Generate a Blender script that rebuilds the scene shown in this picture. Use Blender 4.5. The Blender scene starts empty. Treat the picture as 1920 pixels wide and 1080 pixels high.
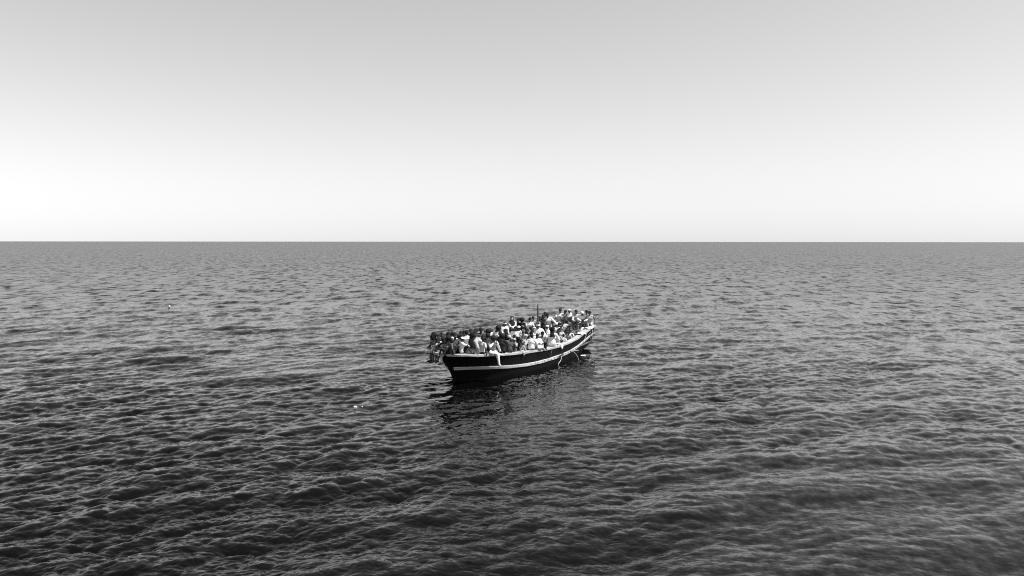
import bpy, bmesh, math, random
import numpy as np
from mathutils import Vector, Matrix

# ------------------------------------------------------------------ camera, sky, sun, exposure
SC = bpy.context.scene
COL = SC.collection
CAM_H = 6.5
PITCH = math.atan(87.0 / 1500.0)
cd = bpy.data.cameras.new('camera')
cd.sensor_width = 36.0
cd.lens = 36.0 * 1500.0 / 1920.0
cd.clip_start = 0.1
cd.clip_end = 60000.0
cam = bpy.data.objects.new('camera', cd)
COL.objects.link(cam)
cam.location = (0, 0, CAM_H)
cam.rotation_euler = (math.pi / 2 - PITCH, math.radians(-0.05), 0)
SC.camera = cam

SUN_AZ = math.radians(100.0)      # clockwise from the viewing direction (+Y)
SUN_EL = math.radians(56.0)
wd = bpy.data.worlds.new('World')
SC.world = wd
wd.use_nodes = True
nt = wd.node_tree
nt.nodes.clear()
sky = nt.nodes.new('ShaderNodeTexSky')
sky.sky_type = 'NISHITA'
sky.sun_disc = False
sky.sun_elevation = SUN_EL
sky.sun_rotation = SUN_AZ
sky.altitude = 0
sky.air_density = 2.0
sky.dust_density = 0.0
sky.ozone_density = 1.0
bw = nt.nodes.new('ShaderNodeRGBToBW')         # black and white photograph
bg = nt.nodes.new('ShaderNodeBackground')
bg.inputs['Strength'].default_value = 0.096
out = nt.nodes.new('ShaderNodeOutputWorld')
nt.links.new(sky.outputs[0], bw.inputs[0])
nt.links.new(bw.outputs[0], bg.inputs[0])
nt.links.new(bg.outputs[0], out.inputs[0])

sd = bpy.data.lights.new('sun', 'SUN')
sd.energy = 4.9
sd.angle = math.radians(0.53)
sd.color = (1, 1, 1)
sun = bpy.data.objects.new('sun', sd)
COL.objects.link(sun)
sdir = Vector((math.sin(SUN_AZ) * math.cos(SUN_EL), math.cos(SUN_AZ) * math.cos(SUN_EL), math.sin(SUN_EL)))
sun.rotation_euler = (-sdir).to_track_quat('-Z', 'Y').to_euler()

SC.view_settings.view_transform = 'Standard'
SC.view_settings.look = 'None'
SC.view_settings.exposure = 0.45
SC.view_settings.gamma = 1.0
SC.view_settings.use_curve_mapping = False

SC.cycles.use_denoising = False          # keep the fine grain of the film and the crisp ripples
SC.cycles.pixel_filter_type = 'BLACKMAN_HARRIS'
SC.cycles.filter_width = 1.0

random.seed(11)

# ------------------------------------------------------------------ materials
MATS = {}
def grey(v):
    return (v, v, v, 1.0)

def plain(name, v, rough=0.7, vary=0.25, scale=6.0, bump=0.0, bscale=40.0, spec=0.35):
    """grey surface with uneven tone and fine relief"""
    m = bpy.data.materials.new(name)
    m.use_nodes = True
    t = m.node_tree
    p = t.nodes['Principled BSDF']
    p.inputs['Roughness'].default_value = rough
    p.inputs['Specular IOR Level'].default_value = spec
    co = t.nodes.new('ShaderNodeTexCoord')
    n = t.nodes.new('ShaderNodeTexNoise')
    n.inputs['Scale'].default_value = scale
    n.inputs['Detail'].default_value = 5
    t.links.new(co.outputs['Object'], n.inputs['Vector'])
    r = t.nodes.new('ShaderNodeValToRGB')
    r.color_ramp.elements[0].position = 0.3
    r.color_ramp.elements[1].position = 0.7
    r.color_ramp.elements[0].color = grey(v * (1 - vary))
    r.color_ramp.elements[1].color = grey(min(v * (1 + vary), 0.88))
    t.links.new(n.outputs['Fac'], r.inputs['Fac'])
    t.links.new(r.outputs['Color'], p.inputs['Base Color'])
    if bump:
        b = t.nodes.new('ShaderNodeTexNoise')
        b.inputs['Scale'].default_value = bscale
        b.inputs['Detail'].default_value = 3
        t.links.new(co.outputs['Object'], b.inputs['Vector'])
        bn = t.nodes.new('ShaderNodeBump')
        bn.inputs['Strength'].default_value = bump
        bn.inputs['Distance'].default_value = 0.01
        t.links.new(b.outputs['Fac'], bn.inputs['Height'])
        t.links.new(bn.outputs['Normal'], p.inputs['Normal'])
    MATS[name] = m
    return m

def pattern(name, kind, a, b, scale):
    """printed cloth: stripes, checks or blotches of two greys"""
    m = bpy.data.materials.new(name)
    m.use_nodes = True
    t = m.node_tree
    p = t.nodes['Principled BSDF']
    p.inputs['Roughness'].default_value = 0.85
    p.inputs['Specular IOR Level'].default_value = 0.2
    co = t.nodes.new('ShaderNodeTexCoord')
    if kind == 'stripe':
        n = t.nodes.new('ShaderNodeTexWave')
        n.bands_direction = 'Z'
        n.inputs['Scale'].default_value = scale
        n.inputs['Distortion'].default_value = 1.5
        o = n.outputs['Fac']
    elif kind == 'upright':
        n = t.nodes.new('ShaderNodeTexWave')
        n.bands_direction = 'X'
        n.inputs['Scale'].default_value = scale
        n.inputs['Distortion'].default_value = 1.0
        o = n.outputs['Fac']
    elif kind == 'check':
        n = t.nodes.new('ShaderNodeTexChecker')
        n.inputs['Scale'].default_value = scale
        o = n.outputs['Fac']
    else:
        n = t.nodes.new('ShaderNodeTexVoronoi')
        n.inputs['Scale'].default_value = scale
        o = n.outputs['Distance']
    t.links.new(co.outputs['Object'], n.inputs['Vector'])
    r = t.nodes.new('ShaderNodeValToRGB')
    r.color_ramp.elements[0].position = 0.42
    r.color_ramp.elements[1].position = 0.55
    r.color_ramp.elements[0].color = grey(a)
    r.color_ramp.elements[1].color = grey(b)
    t.links.new(o, r.inputs['Fac'])
    t.links.new(r.outputs['Color'], p.inputs['Base Color'])
    MATS[name] = m

for nm, v in (('white', .80), ('pale', .56), ('light', .38), ('grey', .17), ('dim', .065), ('dark', .026), ('black', .010)):
    plain(nm, v, rough=.88, vary=.10 if v > .3 else .25, scale=7, bump=.25, bscale=28, spec=.15)
pattern('striped', 'stripe', .62, .10, 14)
pattern('pinstriped', 'upright', .75, .22, 16)
pattern('chequered', 'check', .45, .05, 30)
pattern('flowered', 'blotch', .04, .6, 34)
pattern('mottled', 'blotch', .22, .03, 22)
plain('skin_a', .045, rough=.42, vary=.15, scale=9, spec=.5)
plain('skin_b', .070, rough=.45, vary=.15, scale=9, spec=.5)
plain('skin_c', .11, rough=.45, vary=.15, scale=9, spec=.45)
plain('skin_d', .42, rough=.5, vary=.10, scale=9, spec=.4)
plain('hair_black', .012, rough=.75, vary=.4, scale=60, bump=.8, bscale=160, spec=.25)
plain('hair_grey', .14, rough=.85, vary=.4, scale=60, bump=.8, bscale=160, spec=.2)
plain('eye_white', .28, rough=.3, vary=.02)
plain('eye_dark', .01, rough=.2, vary=.02)
plain('shoe_light', .6, rough=.7, vary=.3, scale=30)
plain('shoe_dark', .05, rough=.6, vary=.3, scale=30)

def wood(name, v, dark, streak=(1.2, 1.2, 14.0), rough=.75, amount=.45, spec=.3, flake=.64):
    """weathered paint on timber: long streaks along the boat, flaking spots, drips"""
    m = bpy.data.materials.new(name)
    m.use_nodes = True
    t = m.node_tree
    p = t.nodes['Principled BSDF']
    p.inputs['Roughness'].default_value = rough
    p.inputs['Specular IOR Level'].default_value = spec
    co = t.nodes.new('ShaderNodeTexCoord')
    mp = t.nodes.new('ShaderNodeMapping')
    mp.inputs['Scale'].default_value = streak
    t.links.new(co.outputs['Object'], mp.inputs['Vector'])
    n = t.nodes.new('ShaderNodeTexNoise')
    n.inputs['Scale'].default_value = 1.6
    n.inputs['Detail'].default_value = 7
    n.inputs['Roughness'].default_value = .65
    t.links.new(mp.outputs[0], n.inputs['Vector'])
    r = t.nodes.new('ShaderNodeValToRGB')
    r.color_ramp.elements[0].position = .32
    r.color_ramp.elements[1].position = .62
    r.color_ramp.elements[0].color = grey(v * (1 - amount))
    r.color_ramp.elements[1].color = grey(v)
    t.links.new(n.outputs['Fac'], r.inputs['Fac'])
    n2 = t.nodes.new('ShaderNodeTexNoise')
    n2.inputs['Scale'].default_value = 5.5
    n2.inputs['Detail'].default_value = 8
    n2.inputs['Roughness'].default_value = .75
    t.links.new(co.outputs['Object'], n2.inputs['Vector'])
    r2 = t.nodes.new('ShaderNodeValToRGB')
    r2.color_ramp.elements[0].position = flake
    r2.color_ramp.elements[1].position = flake + .06
    r2.color_ramp.elements[0].color = grey(0)
    r2.color_ramp.elements[1].color = grey(1)
    t.links.new(n2.outputs['Fac'], r2.inputs['Fac'])
    mx = t.nodes.new('ShaderNodeMixRGB')
    mx.inputs['Color2'].default_value = grey(dark)
    t.links.new(r2.outputs['Color'], mx.inputs['Fac'])
    t.links.new(r.outputs['Color'], mx.inputs['Color1'])
    t.links.new(mx.outputs[0], p.inputs['Base Color'])
    bn = t.nodes.new('ShaderNodeBump')
    bn.inputs['Strength'].default_value = .5
    bn.inputs['Distance'].default_value = .01
    t.links.new(n.outputs['Fac'], bn.inputs['Height'])
    t.links.new(bn.outputs['Normal'], p.inputs['Normal'])
    MATS[name] = m

wood('hull_paint', .005, .07, rough=.6, amount=.5, spec=.14, flake=.66)
wood('rail_paint', .48, .18, rough=.8, flake=.6)
wood('strake_paint', .56, .2, rough=.8, amount=.45, flake=.6)
wood('deck_wood', .16, .07, rough=.85)
wood('mast_wood', .10, .05, rough=.8)
wood('post_wood', .30, .15, rough=.8)
plain('iron', .02, rough=.6, vary=.3, scale=30)
plain('rope_white', .62, rough=.9, vary=.25, scale=40, bump=.6, bscale=120)
plain('rope_grey', .30, rough=.9, vary=.25, scale=40, bump=.6, bscale=120)
plain('foam', .8, rough=.8, vary=.1, scale=20, bump=.5, bscale=60)

# water: dark dielectric, small ripples as relief on the modelled waves
RIPPLE = .032
wm = bpy.data.materials.new('sea_water')
wm.use_nodes = True
t = wm.node_tree
p = t.nodes['Principled BSDF']
p.inputs['Base Color'].default_value = grey(.0015)
p.inputs['Roughness'].default_value = .04
p.inputs['IOR'].default_value = 1.333
p.inputs['Specular IOR Level'].default_value = .38
geo = t.nodes.new('ShaderNodeNewGeometry')
fine = t.nodes.new('ShaderNodeAttribute')
fine.attribute_name = 'unmodelled_slope'      # steepness of the waves finer than the mesh, set in build_sea
def vmath(op, a, b):
    n = t.nodes.new('ShaderNodeVectorMath'); n.operation = op
    for i, s in enumerate((a, b)):
        if s is None: continue
        if isinstance(s, tuple): n.inputs[i].default_value = s
        else: t.links.new(s, n.inputs[i])
    return n.outputs[0]
def slopes(scale, detail, rough, rot, stretch):
    """random surface slopes (x, y, 0), about unit size"""
    mp = t.nodes.new('ShaderNodeMapping')
    mp.inputs['Rotation'].default_value = (0, 0, math.radians(rot))
    mp.inputs['Scale'].default_value = (1.0, stretch, 1.0)
    t.links.new(geo.outputs['Position'], mp.inputs['Vector'])
    n = t.nodes.new('ShaderNodeTexNoise')
    n.inputs['Scale'].default_value = scale
    n.inputs['Detail'].default_value = detail
    n.inputs['Roughness'].default_value = rough
    t.links.new(mp.outputs[0], n.inputs['Vector'])
    return vmath('MULTIPLY', vmath('SUBTRACT', n.outputs['Color'], (.5, .5, .5)), (9.0, 9.0, 0.0))
big = slopes(.9, 6.0, .62, 32, .40)
sc = t.nodes.new('ShaderNodeVectorMath'); sc.operation = 'SCALE'
t.links.new(big, sc.inputs[0]); t.links.new(fine.outputs['Fac'], sc.inputs['Scale'])
rg = t.nodes.new('ShaderNodeMath'); rg.operation = 'MULTIPLY_ADD'      # the finest waves blur the mirror
t.links.new(fine.outputs['Fac'], rg.inputs[0]); rg.inputs[1].default_value = .85; rg.inputs[2].default_value = .05
t.links.new(rg.outputs[0], p.inputs['Roughness'])
small = vmath('MULTIPLY', slopes(7.0, 4.0, .65, 25, .55), (RIPPLE, RIPPLE, 0.0))
nrm = vmath('NORMALIZE', vmath('ADD', geo.outputs['Normal'], vmath('ADD', sc.outputs[0], small)), None)
t.links.new(nrm, p.inputs['Normal'])
MATS['sea_water'] = wm

# ------------------------------------------------------------------ object helpers
def tag(o, label=None, cat=None, group=None, kind=None):
    if label: o['label'] = label
    if cat: o['category'] = cat
    if group: o['group'] = group
    if kind: o['kind'] = kind
    return o

def link(name, me, mat=None, parent=None):
    o = bpy.data.objects.new(name, me)
    COL.objects.link(o)
    if mat is not None and me is not None:
        if len(me.materials) == 0:
            me.materials.append(None)
        o.material_slots[0].link = 'OBJECT'
        o.material_slots[0].material = MATS[mat] if isinstance(mat, str) else mat
    if parent is not None:
        o.parent = parent
    return o

def mesh_np(name, V, Fq, smooth=True):
    me = bpy.data.meshes.new(name)
    me.from_pydata([tuple(map(float, v)) for v in V], [], [tuple(int(i) for i in f) for f in Fq])
    me.update()
    if smooth:
        me.polygons.foreach_set('use_smooth', np.ones(len(me.polygons), bool))
    return me

def fix(me):
    b = bmesh.new()
    b.from_mesh(me)
    bmesh.ops.recalc_face_normals(b, faces=b.faces)
    b.to_mesh(me)
    b.free()
    return me

# ------------------------------------------------------------------ sea
def wave_tile(size, n, lo, hi, peak, rms, main_deg, spread, seed):
    """random wind-sea patch (heights and sideways sharpening) with wavelengths lo..hi"""
    r = np.random.default_rng(seed)
    k1 = 2 * np.pi * np.fft.fftfreq(n, size / n)
    kx, ky = np.meshgrid(k1, k1, indexing='xy')
    k = np.hypot(kx, ky); k[0, 0] = 1e-6
    ang = np.arctan2(ky, kx) - math.radians(main_deg)
    kp = 2 * np.pi / peak
    S = np.exp(-1.25 * (kp / k) ** 2) / k ** 3.3
    S *= (0.04 + np.abs(np.cos(ang)) ** spread)
    S[(k < 2 * np.pi / hi) | (k > 2 * np.pi / lo)] = 0
    a = np.sqrt(S) * (r.normal(size=k.shape) + 1j * r.normal(size=k.shape))
    h = np.fft.ifft2(a)
    s = rms / np.std(h.real)
    dx = np.fft.ifft2(-1j * a * kx / k).real * s
    dy = np.fft.ifft2(-1j * a * ky / k).real * s
    return size, h.real * s, dx, dy

def sample(tile, X, Y, rot):
    size, h, dx, dy = tile
    n = h.shape[0]
    c, s = math.cos(rot), math.sin(rot)
    gx = (X * c + Y * s) / size * n
    gy = (-X * s + Y * c) / size * n
    ix = np.floor(gx).astype(np.int64); iy = np.floor(gy).astype(np.int64)
    fx = gx - ix; fy = gy - iy
    ix %= n; iy %= n
    jx = (ix + 1) % n; jy = (iy + 1) % n
    def bl(a):
        return (a[iy, ix] * (1 - fx) + a[iy, jx] * fx) * (1 - fy) + (a[jy, ix] * (1 - fx) + a[jy, jx] * fx) * fy
    H_, DX, DY = bl(h), bl(dx), bl(dy)
    return H_, DX * c - DY * s, DX * s + DY * c

def steep(tile):
    size, h = tile[0], tile[1]
    return float(np.std(np.gradient(h, size / h.shape[0], axis=0)) + np.std(np.gradient(h, size / h.shape[0], axis=1))) / 2

def sea_displacement(X, Y, step):
    D = np.hypot(X, Y)
    lost = np.zeros_like(X); Z = np.zeros_like(X); GX = np.zeros_like(X); GY = np.zeros_like(X)
    lee = np.exp(-(((X - 1.0) / 4.8) ** 2 + ((Y - 34.0) / 9.5) ** 2) ** 1.5)     # the drifting boat shelters the water beside it
    gust = sample(GUSTS, X, Y, .3)[0]                                            # ruffled and smoother patches
    for tile, rot, lam, chop, calm, gusty in SEA_TILES:
        H_, a, b = sample(tile, X, Y, math.radians(rot))
        fade = np.clip((lam / np.maximum(step, 1e-3) - 1.0) / 2.0, 0, 1)
        shelter = (1 - calm * lee) * np.clip(1 + gusty * gust, .35, 1.8)
        lost += (1 - fade) * steep(tile)
        fade = fade * shelter
        Z += H_ * fade; GX += a * fade * chop; GY += b * fade * chop
    # water lapping along the bow
    near = (np.abs(X) < 6) & (np.abs(Y - 38) < 5)
    if near.any():
        best = np.full(int(near.sum()), 9.0); run = np.zeros_like(best)
        q = np.array([(-2.70, 36.85), (-2.10, 37.02), (-1.46, 37.40), (-.75, 37.95)])
        for i in range(3):
            a_, d_ = q[i], q[i + 1] - q[i]
            t_ = np.clip(((X[near] - a_[0]) * d_[0] + (Y[near] - a_[1]) * d_[1]) / (d_ @ d_), 0, 1)
            r_ = np.hypot(X[near] - a_[0] - t_ * d_[0], Y[near] - a_[1] - t_ * d_[1])
            run = np.where(r_ < best, i + t_, run); best = np.minimum(best, r_)
        Z[near] += .05 * np.exp(-((best - .12) / .10) ** 2) * (1 - run / 3.2) - .03 * np.exp(-((best - .42) / .14) ** 2) * (1 - run / 3.2)
    return GX, GY, Z, lost

GUSTS = wave_tile(211.0, 256, 9.0, 120.0, 45.0, 1.0, -30, .5, 21)
SEA_TILES = [
    (wave_tile(97.0, 512, 2.6, 30.0, 5.0, .037, -50, 3.0, 3), 0.0, 5.0, 1.25, .6, 0),
    (wave_tile(41.0, 1024, .40, 3.0, 2.2, .0215, -60, 1.8, 5), 9.0, 1.6, 1.2, .68, .25),
    (wave_tile(13.7, 512, .08, .70, .6, .0050, -64, 1.2, 9), -14.0, .45, 1.0, .5, .45),
]
def build_sea():
    inv = np.linspace(1 / 12.5, 1 / 1500.0, 900)
    d = np.concatenate([[0.5, 4, 8], 1 / inv, [2200, 3500, 6000, 12000, 30000]])
    fine = np.linspace(-40, 40, 1120)
    az = np.concatenate([np.arange(-180, -40.5, 5.0), fine, np.arange(45, 180, 5.0)])
    az = np.radians(az)
    R, T = np.meshgrid(d, az, indexing='ij')
    # rows lie along constant depth in front so crests read evenly
    X = R * np.sin(T); Y = R * np.cos(T)
    stepd = np.gradient(d)
    step = np.maximum(stepd[:, None] * np.ones_like(T), R * math.radians(80 / 1120.))
    step[:, np.abs(az) > math.radians(40.01)] = 50
    step[:3, :] = 50
    gx, gy, z, lost = sea_displacement(X, Y, step)
    print('slopes', [round(steep(q[0]), 3) for q in SEA_TILES])
    V = np.stack([X + gx, Y + gy, z], -1).reshape(-1, 3)
    nr, nc = R.shape
    i = np.arange(nr - 1)[:, None] * nc
    j = np.arange(nc)[None, :]
    a = (i + j).ravel(); b = (i + (j + 1) % nc).ravel()
    q = np.stack([a, a + nc, b + nc, b], -1)
    me = bpy.data.meshes.new('sea')
    me.vertices.add(len(V)); me.vertices.foreach_set('co', V.astype(np.float32).ravel())
    me.loops.add(q.size); me.loops.foreach_set('vertex_index', q.astype(np.int32).ravel())
    me.polygons.add(len(q))
    me.polygons.foreach_set('loop_start', np.arange(0, q.size, 4, dtype=np.int32))
    me.polygons.foreach_set('loop_total', np.full(len(q), 4, np.int32))
    me.polygons.foreach_set('use_smooth', np.ones(len(q), bool))
    me.update(calc_edges=True)
    at = me.attributes.new('unmodelled_slope', 'FLOAT', 'POINT')
    at.data.foreach_set('value', lost.astype(np.float32).ravel())
    me.validate()
    if me.polygons[5000].normal.z < 0:
        me.flip_normals()
    o = link('sea', me, 'sea_water')
    tag(o, 'dark rippled open sea reaching to the horizon', 'sea', kind='structure')
build_sea()

# ------------------------------------------------------------------ boat
HEAD = math.radians(28.4)
AX = np.array([math.sin(HEAD), math.cos(HEAD)])      # bow to stern
NX = np.array([AX[1], -AX[0]])                       # towards the near side
ORG = np.array([-3.05, 36.04])
U = np.array([0, .15, .4, .8, 1.64, 3, 4.5, 6, 7.5, 9, 10.6, 12.2, 13.5, 14.6])
B = np.array([.12, .54, .84, 1.08, 1.34, 1.58, 1.73, 1.82, 1.86, 1.86, 1.80, 1.66, 1.48, 1.30])
ZR = np.array([1.41, 1.41, 1.41, 1.37, 1.29, 1.18, 1.09, 1.02, .98, 1.00, 1.10, 1.29, 1.40, 1.47])
ZS = np.array([.67, .67, .67, .66, .61, .50, .41, .37, .38, .42, .54, .72, .84, .93])
RW = np.array([.5, .12, .17, .27, .52, .80, .95, .98, .98, .97, .94, .84, .74, .72])   # waterline beam / rail beam

def herm(xs, ys):
    m = np.gradient(ys, xs)
    for i in range(len(xs) - 1):                     # keep it from overshooting
        s = (ys[i + 1] - ys[i]) / (xs[i + 1] - xs[i])
        if abs(s) < 1e-9: m[i] = m[i + 1] = 0
    def f(x):
        x = np.clip(np.asarray(x, float), xs[0], xs[-1])
        i = np.clip(np.searchsorted(xs, x) - 1, 0, len(xs) - 2)
        h = xs[i + 1] - xs[i]; t_ = (x - xs[i]) / h
        return ((2 * t_**3 - 3 * t_**2 + 1) * ys[i] + (t_**3 - 2 * t_**2 + t_) * h * m[i]
                + (-2 * t_**3 + 3 * t_**2) * ys[i + 1] + (t_**3 - t_**2) * h * m[i + 1])
    return f
fb, fz, fs, fw = herm(U, B), herm(U, ZR), herm(U, ZS), herm(U, RW)

def side(us, z):
    """station us, height z above water -> (u, half beam) of the outer skin"""
    zg = fz(us); b = fb(us)
    k = np.clip(z / zg, -1, 1)
    v = b * (fw(us) + (1 - fw(us)) * np.where(k > 0, np.abs(k) ** (.85 + 1.3 * np.exp(-us / 1.2)), 0))
    u = us + .64 * (zg - z) * np.exp(-us / 1.0) - .10 * (zg - z) * np.exp(-(14.6 - us) / .8)
    return u, v

def bpt(u, v, z):
    p_ = ORG + u * AX + v * NX
    return (p_[0], p_[1], z)

boat = bpy.data.objects.new('wooden_boat', None)
COL.objects.link(boat)
boat.location = bpt(7.3, 0, 0)
boat.rotation_euler = (0, 0, math.pi / 2 - HEAD)    # local x runs bow to stern, local -y is the near side
tag(boat, 'long black wooden boat with pale rail and pale side plank, packed with people', 'boat')
def L_(u, v, z):                                     # boat coordinates -> local of the empty
    return (u - 7.3, -v, z)

US = np.concatenate([np.linspace(0, 1.6, 22), np.linspace(1.75, 14.6, 62)])
def build_hull():
    V, Fq = [], []
    NS = 15
    for us in US:
        row = []
        zg = float(fz(us))
        zb = .02 + .38 * max(0, (us - 10.5) / 4.1) ** 1.5          # turn of the bilge
        zk = -.62 + .95 * max(0, (us - 9.5) / 5.1) ** 1.4 + .1 * math.exp(-us)
        prof = []
        for i in range(9):
            z = zg + (zb - zg) * i / 8
            u, v = side(us, z); prof.append((float(u), float(v), z))
        ub, vb, _ = prof[-1]
        for i in range(1, 7):
            a = i / 6 * math.pi / 2
            z = zb + (zk - zb) * math.sin(a)
            u, _ = side(us, z)
            prof.append((float(u), vb * max(math.cos(a), 0) ** .75, z))
        V += [L_(u, v, z) for u, v, z in prof]
        V += [L_(u, -v, z) for u, v, z in prof[-2::-1]]
    n = 2 * NS - 1
    for i in range(len(US) - 1):
        for j in range(n - 1):
            Fq.append((i * n + j, i * n + j + 1, (i + 1) * n + j + 1, (i + 1) * n + j))
    me = fix(mesh_np('hull', V, Fq))
    link('hull', me, 'hull_paint', boat)
    # transom
    base = (len(US) - 1) * n
    me = mesh_np('transom', [V[base + j] for j in range(n)], [tuple(range(n))], False)
    o = link('transom', me, 'hull_paint', boat)
    m_ = o.modifiers.new('thick', 'SOLIDIFY'); m_.thickness = .06; m_.offset = 0
build_hull()

def sweep(name, rows, mat, parent=boat, smooth=False):
    """rows: list of closed rings of points (u,v,z) in boat coordinates"""
    V = []; n = len(rows[0])
    for r in rows: V += [L_(*q) for q in r]
    Fq = []
    for i in range(len(rows) - 1):
        for j in range(n):
            Fq.append((i * n + j, i * n + (j + 1) % n, (i + 1) * n + (j + 1) % n, (i + 1) * n + j))
    Fq.append(tuple(range(n))); Fq.append(tuple(range((len(rows) - 1) * n, len(rows) * n)))
    return link(name, fix(mesh_np(name, V, Fq, smooth)), mat, parent)

for s in (1, -1):
    rows = []
    for k_, us in enumerate(US):
        z = float(fz(us)); b = float(fb(us))
        w = min(.24, b * .9)
        j = .006 * math.sin(us * 3.1) + .004 * math.sin(us * 7.7)
        lo = z - .10 + .004 * math.sin(us * 5.0)
        rows.append([(us, s * (b + .045 + j), lo), (us, s * (b + .05 + j), z - .012), (us, s * (b + .035 + j), z),
                     (us, s * (b - w), z + .004), (us, s * (b - w), z - .05), (us, s * (b - .02), z - .05), (us, s * (b - .02), lo)])
    sweep('gunwale_rail', rows, 'rail_paint')
    rows = []
    sel = US[(US > .07) & (US < 14.5)]
    for us in sel:
        z = float(fs(us)); hh = .074 + .004 * math.sin(us * 4.3)
        u1, v1 = side(us, z + hh); u0, v0 = side(us, z - hh)
        th = .055
        rows.append([(float(u1), s * (float(v1) - .004), z + hh), (float(u1), s * (float(v1) + th - .01), z + hh), (float(u1), s * (float(v1) + th), z + hh - .014),
                     (float(u0), s * (float(v0) + th), z - hh + .012), (float(u0), s * (float(v0) + th - .012), z - hh), (float(u0), s * (float(v0) - .004), z - hh)])
    sweep('rubbing_strake', rows, 'strake_paint')

# stem post
rows = []
for z in np.linspace(1.50, -.5, 12):
    u, _ = side(np.array(0.0), min(z, 1.41)); u = float(u) - (.05 if z > 1.41 else 0)
    w = .075
    rows.append([(u - .09, -.03, z), (u - .09, .03, z), (u + .10, w, z), (u + .10, -w, z)])
sweep('stem_post', rows, 'hull_paint')
# stern rail
rows = []
for v in np.linspace(-1.30, 1.30, 9):
    rows.append([(14.40, v, 1.415), (14.70, v, 1.415), (14.70, v, 1.478), (14.40, v, 1.478)])
sweep('stern_rail', rows, 'rail_paint')

WELL_A, WELL_B, FLOOR, POOP = 4.9, 13.7, .56, 1.05
def deck_plate(name, ua, ub, zf, nplank):
    us = np.linspace(ua, ub, 18)
    # planks run fore and aft
    for k in range(nplank):
        f0, f1 = -1 + 2 * k / nplank, -1 + 2 * (k + 1) / nplank
        rows = []
        for u in us:
            b = max(float(fb(u)) - .06, .05); z = zf(u) + .004 * math.sin(k * 2.1)
            a0, a1 = f0 * b + .004, f1 * b - .004
            rows.append([(u, a0, z), (u, a1, z), (u, a1, z - .03), (u, a0, z - .03)])
        sweep('deck_plank', rows, 'deck_wood')
deck_plate('deck', .25, WELL_A, lambda u: float(fz(u)) - .06, 10)
deck_plate('floor', WELL_A, WELL_B, lambda u: FLOOR, 8)
deck_plate('poop', WELL_B, 14.5, lambda u: POOP, 8)
def bulkhead(u, z0, z1):
    b = float(fb(u)) - .05
    rows = [[(u - .02, v, z0), (u + .02, v, z0), (u + .02, v, z1), (u - .02, v, z1)] for v in (-b, b)]
    sweep('bulkhead', rows, 'deck_wood')
bulkhead(WELL_A, FLOOR - .1, float(fz(WELL_A)) - .1)
bulkhead(WELL_B, FLOOR - .1, POOP - .04)
# mast stump and its post
def tube_rows(u, v, zs, rs, n=10, du=0):
    return [[(u + du * i + r * math.cos(a), v + r * math.sin(a), z) for a in np.linspace(0, 2 * math.pi, n, endpoint=False)] for i, (z, r) in enumerate(zip(zs, rs))]
sweep('mast', tube_rows(9.40, .04, [.56, 1.6, 2.3, 2.7, 3.06], [.055, .05, .046, .042, .036], 10, -.012), 'mast_wood', smooth=True)
rows = []
for z in (.56, 1.2, 1.7, 1.98, 2.06):
    w = .10 if z < 2.0 else .08
    rows.append([(9.40 - w, .04 - w, z), (9.40 + w, .04 - w, z), (9.40 + w, .04 - .055, z), (9.40 - .0, .04 - .055, z), (9.40 - .0, .04 + .055, z), (9.40 + w, .04 + .055, z), (9.40 + w, .04 + w, z), (9.40 - w, .04 + w, z)])
sweep('mast_post', rows, 'post_wood')
# bolts through the rubbing strake
bm = bmesh.new()
bmesh.ops.create_cone(bm, cap_ends=True, segments=8, radius1=.026, radius2=.022, depth=.03)
bolt_me = bpy.data.meshes.new('bolt'); bm.to_mesh(bolt_me); bm.free()
for k in range(20):
    us = 5.1 + k * .36 + .06 * math.sin(k * 2.7)
    z = float(fs(us)) + .012 * math.sin(k * 1.9)
    u, v = side(us, z)
    o = link('bolt', bolt_me, 'iron', boat)
    o.location = L_(float(u), float(v) + .06, z)
    o.rotation_euler = (math.pi / 2, 0, 0)
# ------------------------------------------------------------------ people
V3 = lambda *a: np.array(a, float)
def rotx(d):
    c, s = math.cos(math.radians(d)), math.sin(math.radians(d)); return np.array([[1, 0, 0], [0, c, -s], [0, s, c]])
def roty(d):
    c, s = math.cos(math.radians(d)), math.sin(math.radians(d)); return np.array([[c, 0, s], [0, 1, 0], [-s, 0, c]])
def rotz(d):
    c, s = math.cos(math.radians(d)), math.sin(math.radians(d)); return np.array([[c, -s, 0], [s, c, 0], [0, 0, 1]])

def unit(v): return v / max(np.linalg.norm(v), 1e-9)
def bend(a, b, l1, l2, hint):
    """joint between a and b for two bones, bent towards hint"""
    d = b - a; L = min(np.linalg.norm(d), (l1 + l2) * .999); e = unit(d)
    x = (l1 * l1 - l2 * l2 + L * L) / (2 * L)
    h = math.sqrt(max(l1 * l1 - x * x, 0))
    p_ = hint - e * np.dot(hint, e)
    return a + e * x + unit(p_) * h, a + e * L

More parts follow.
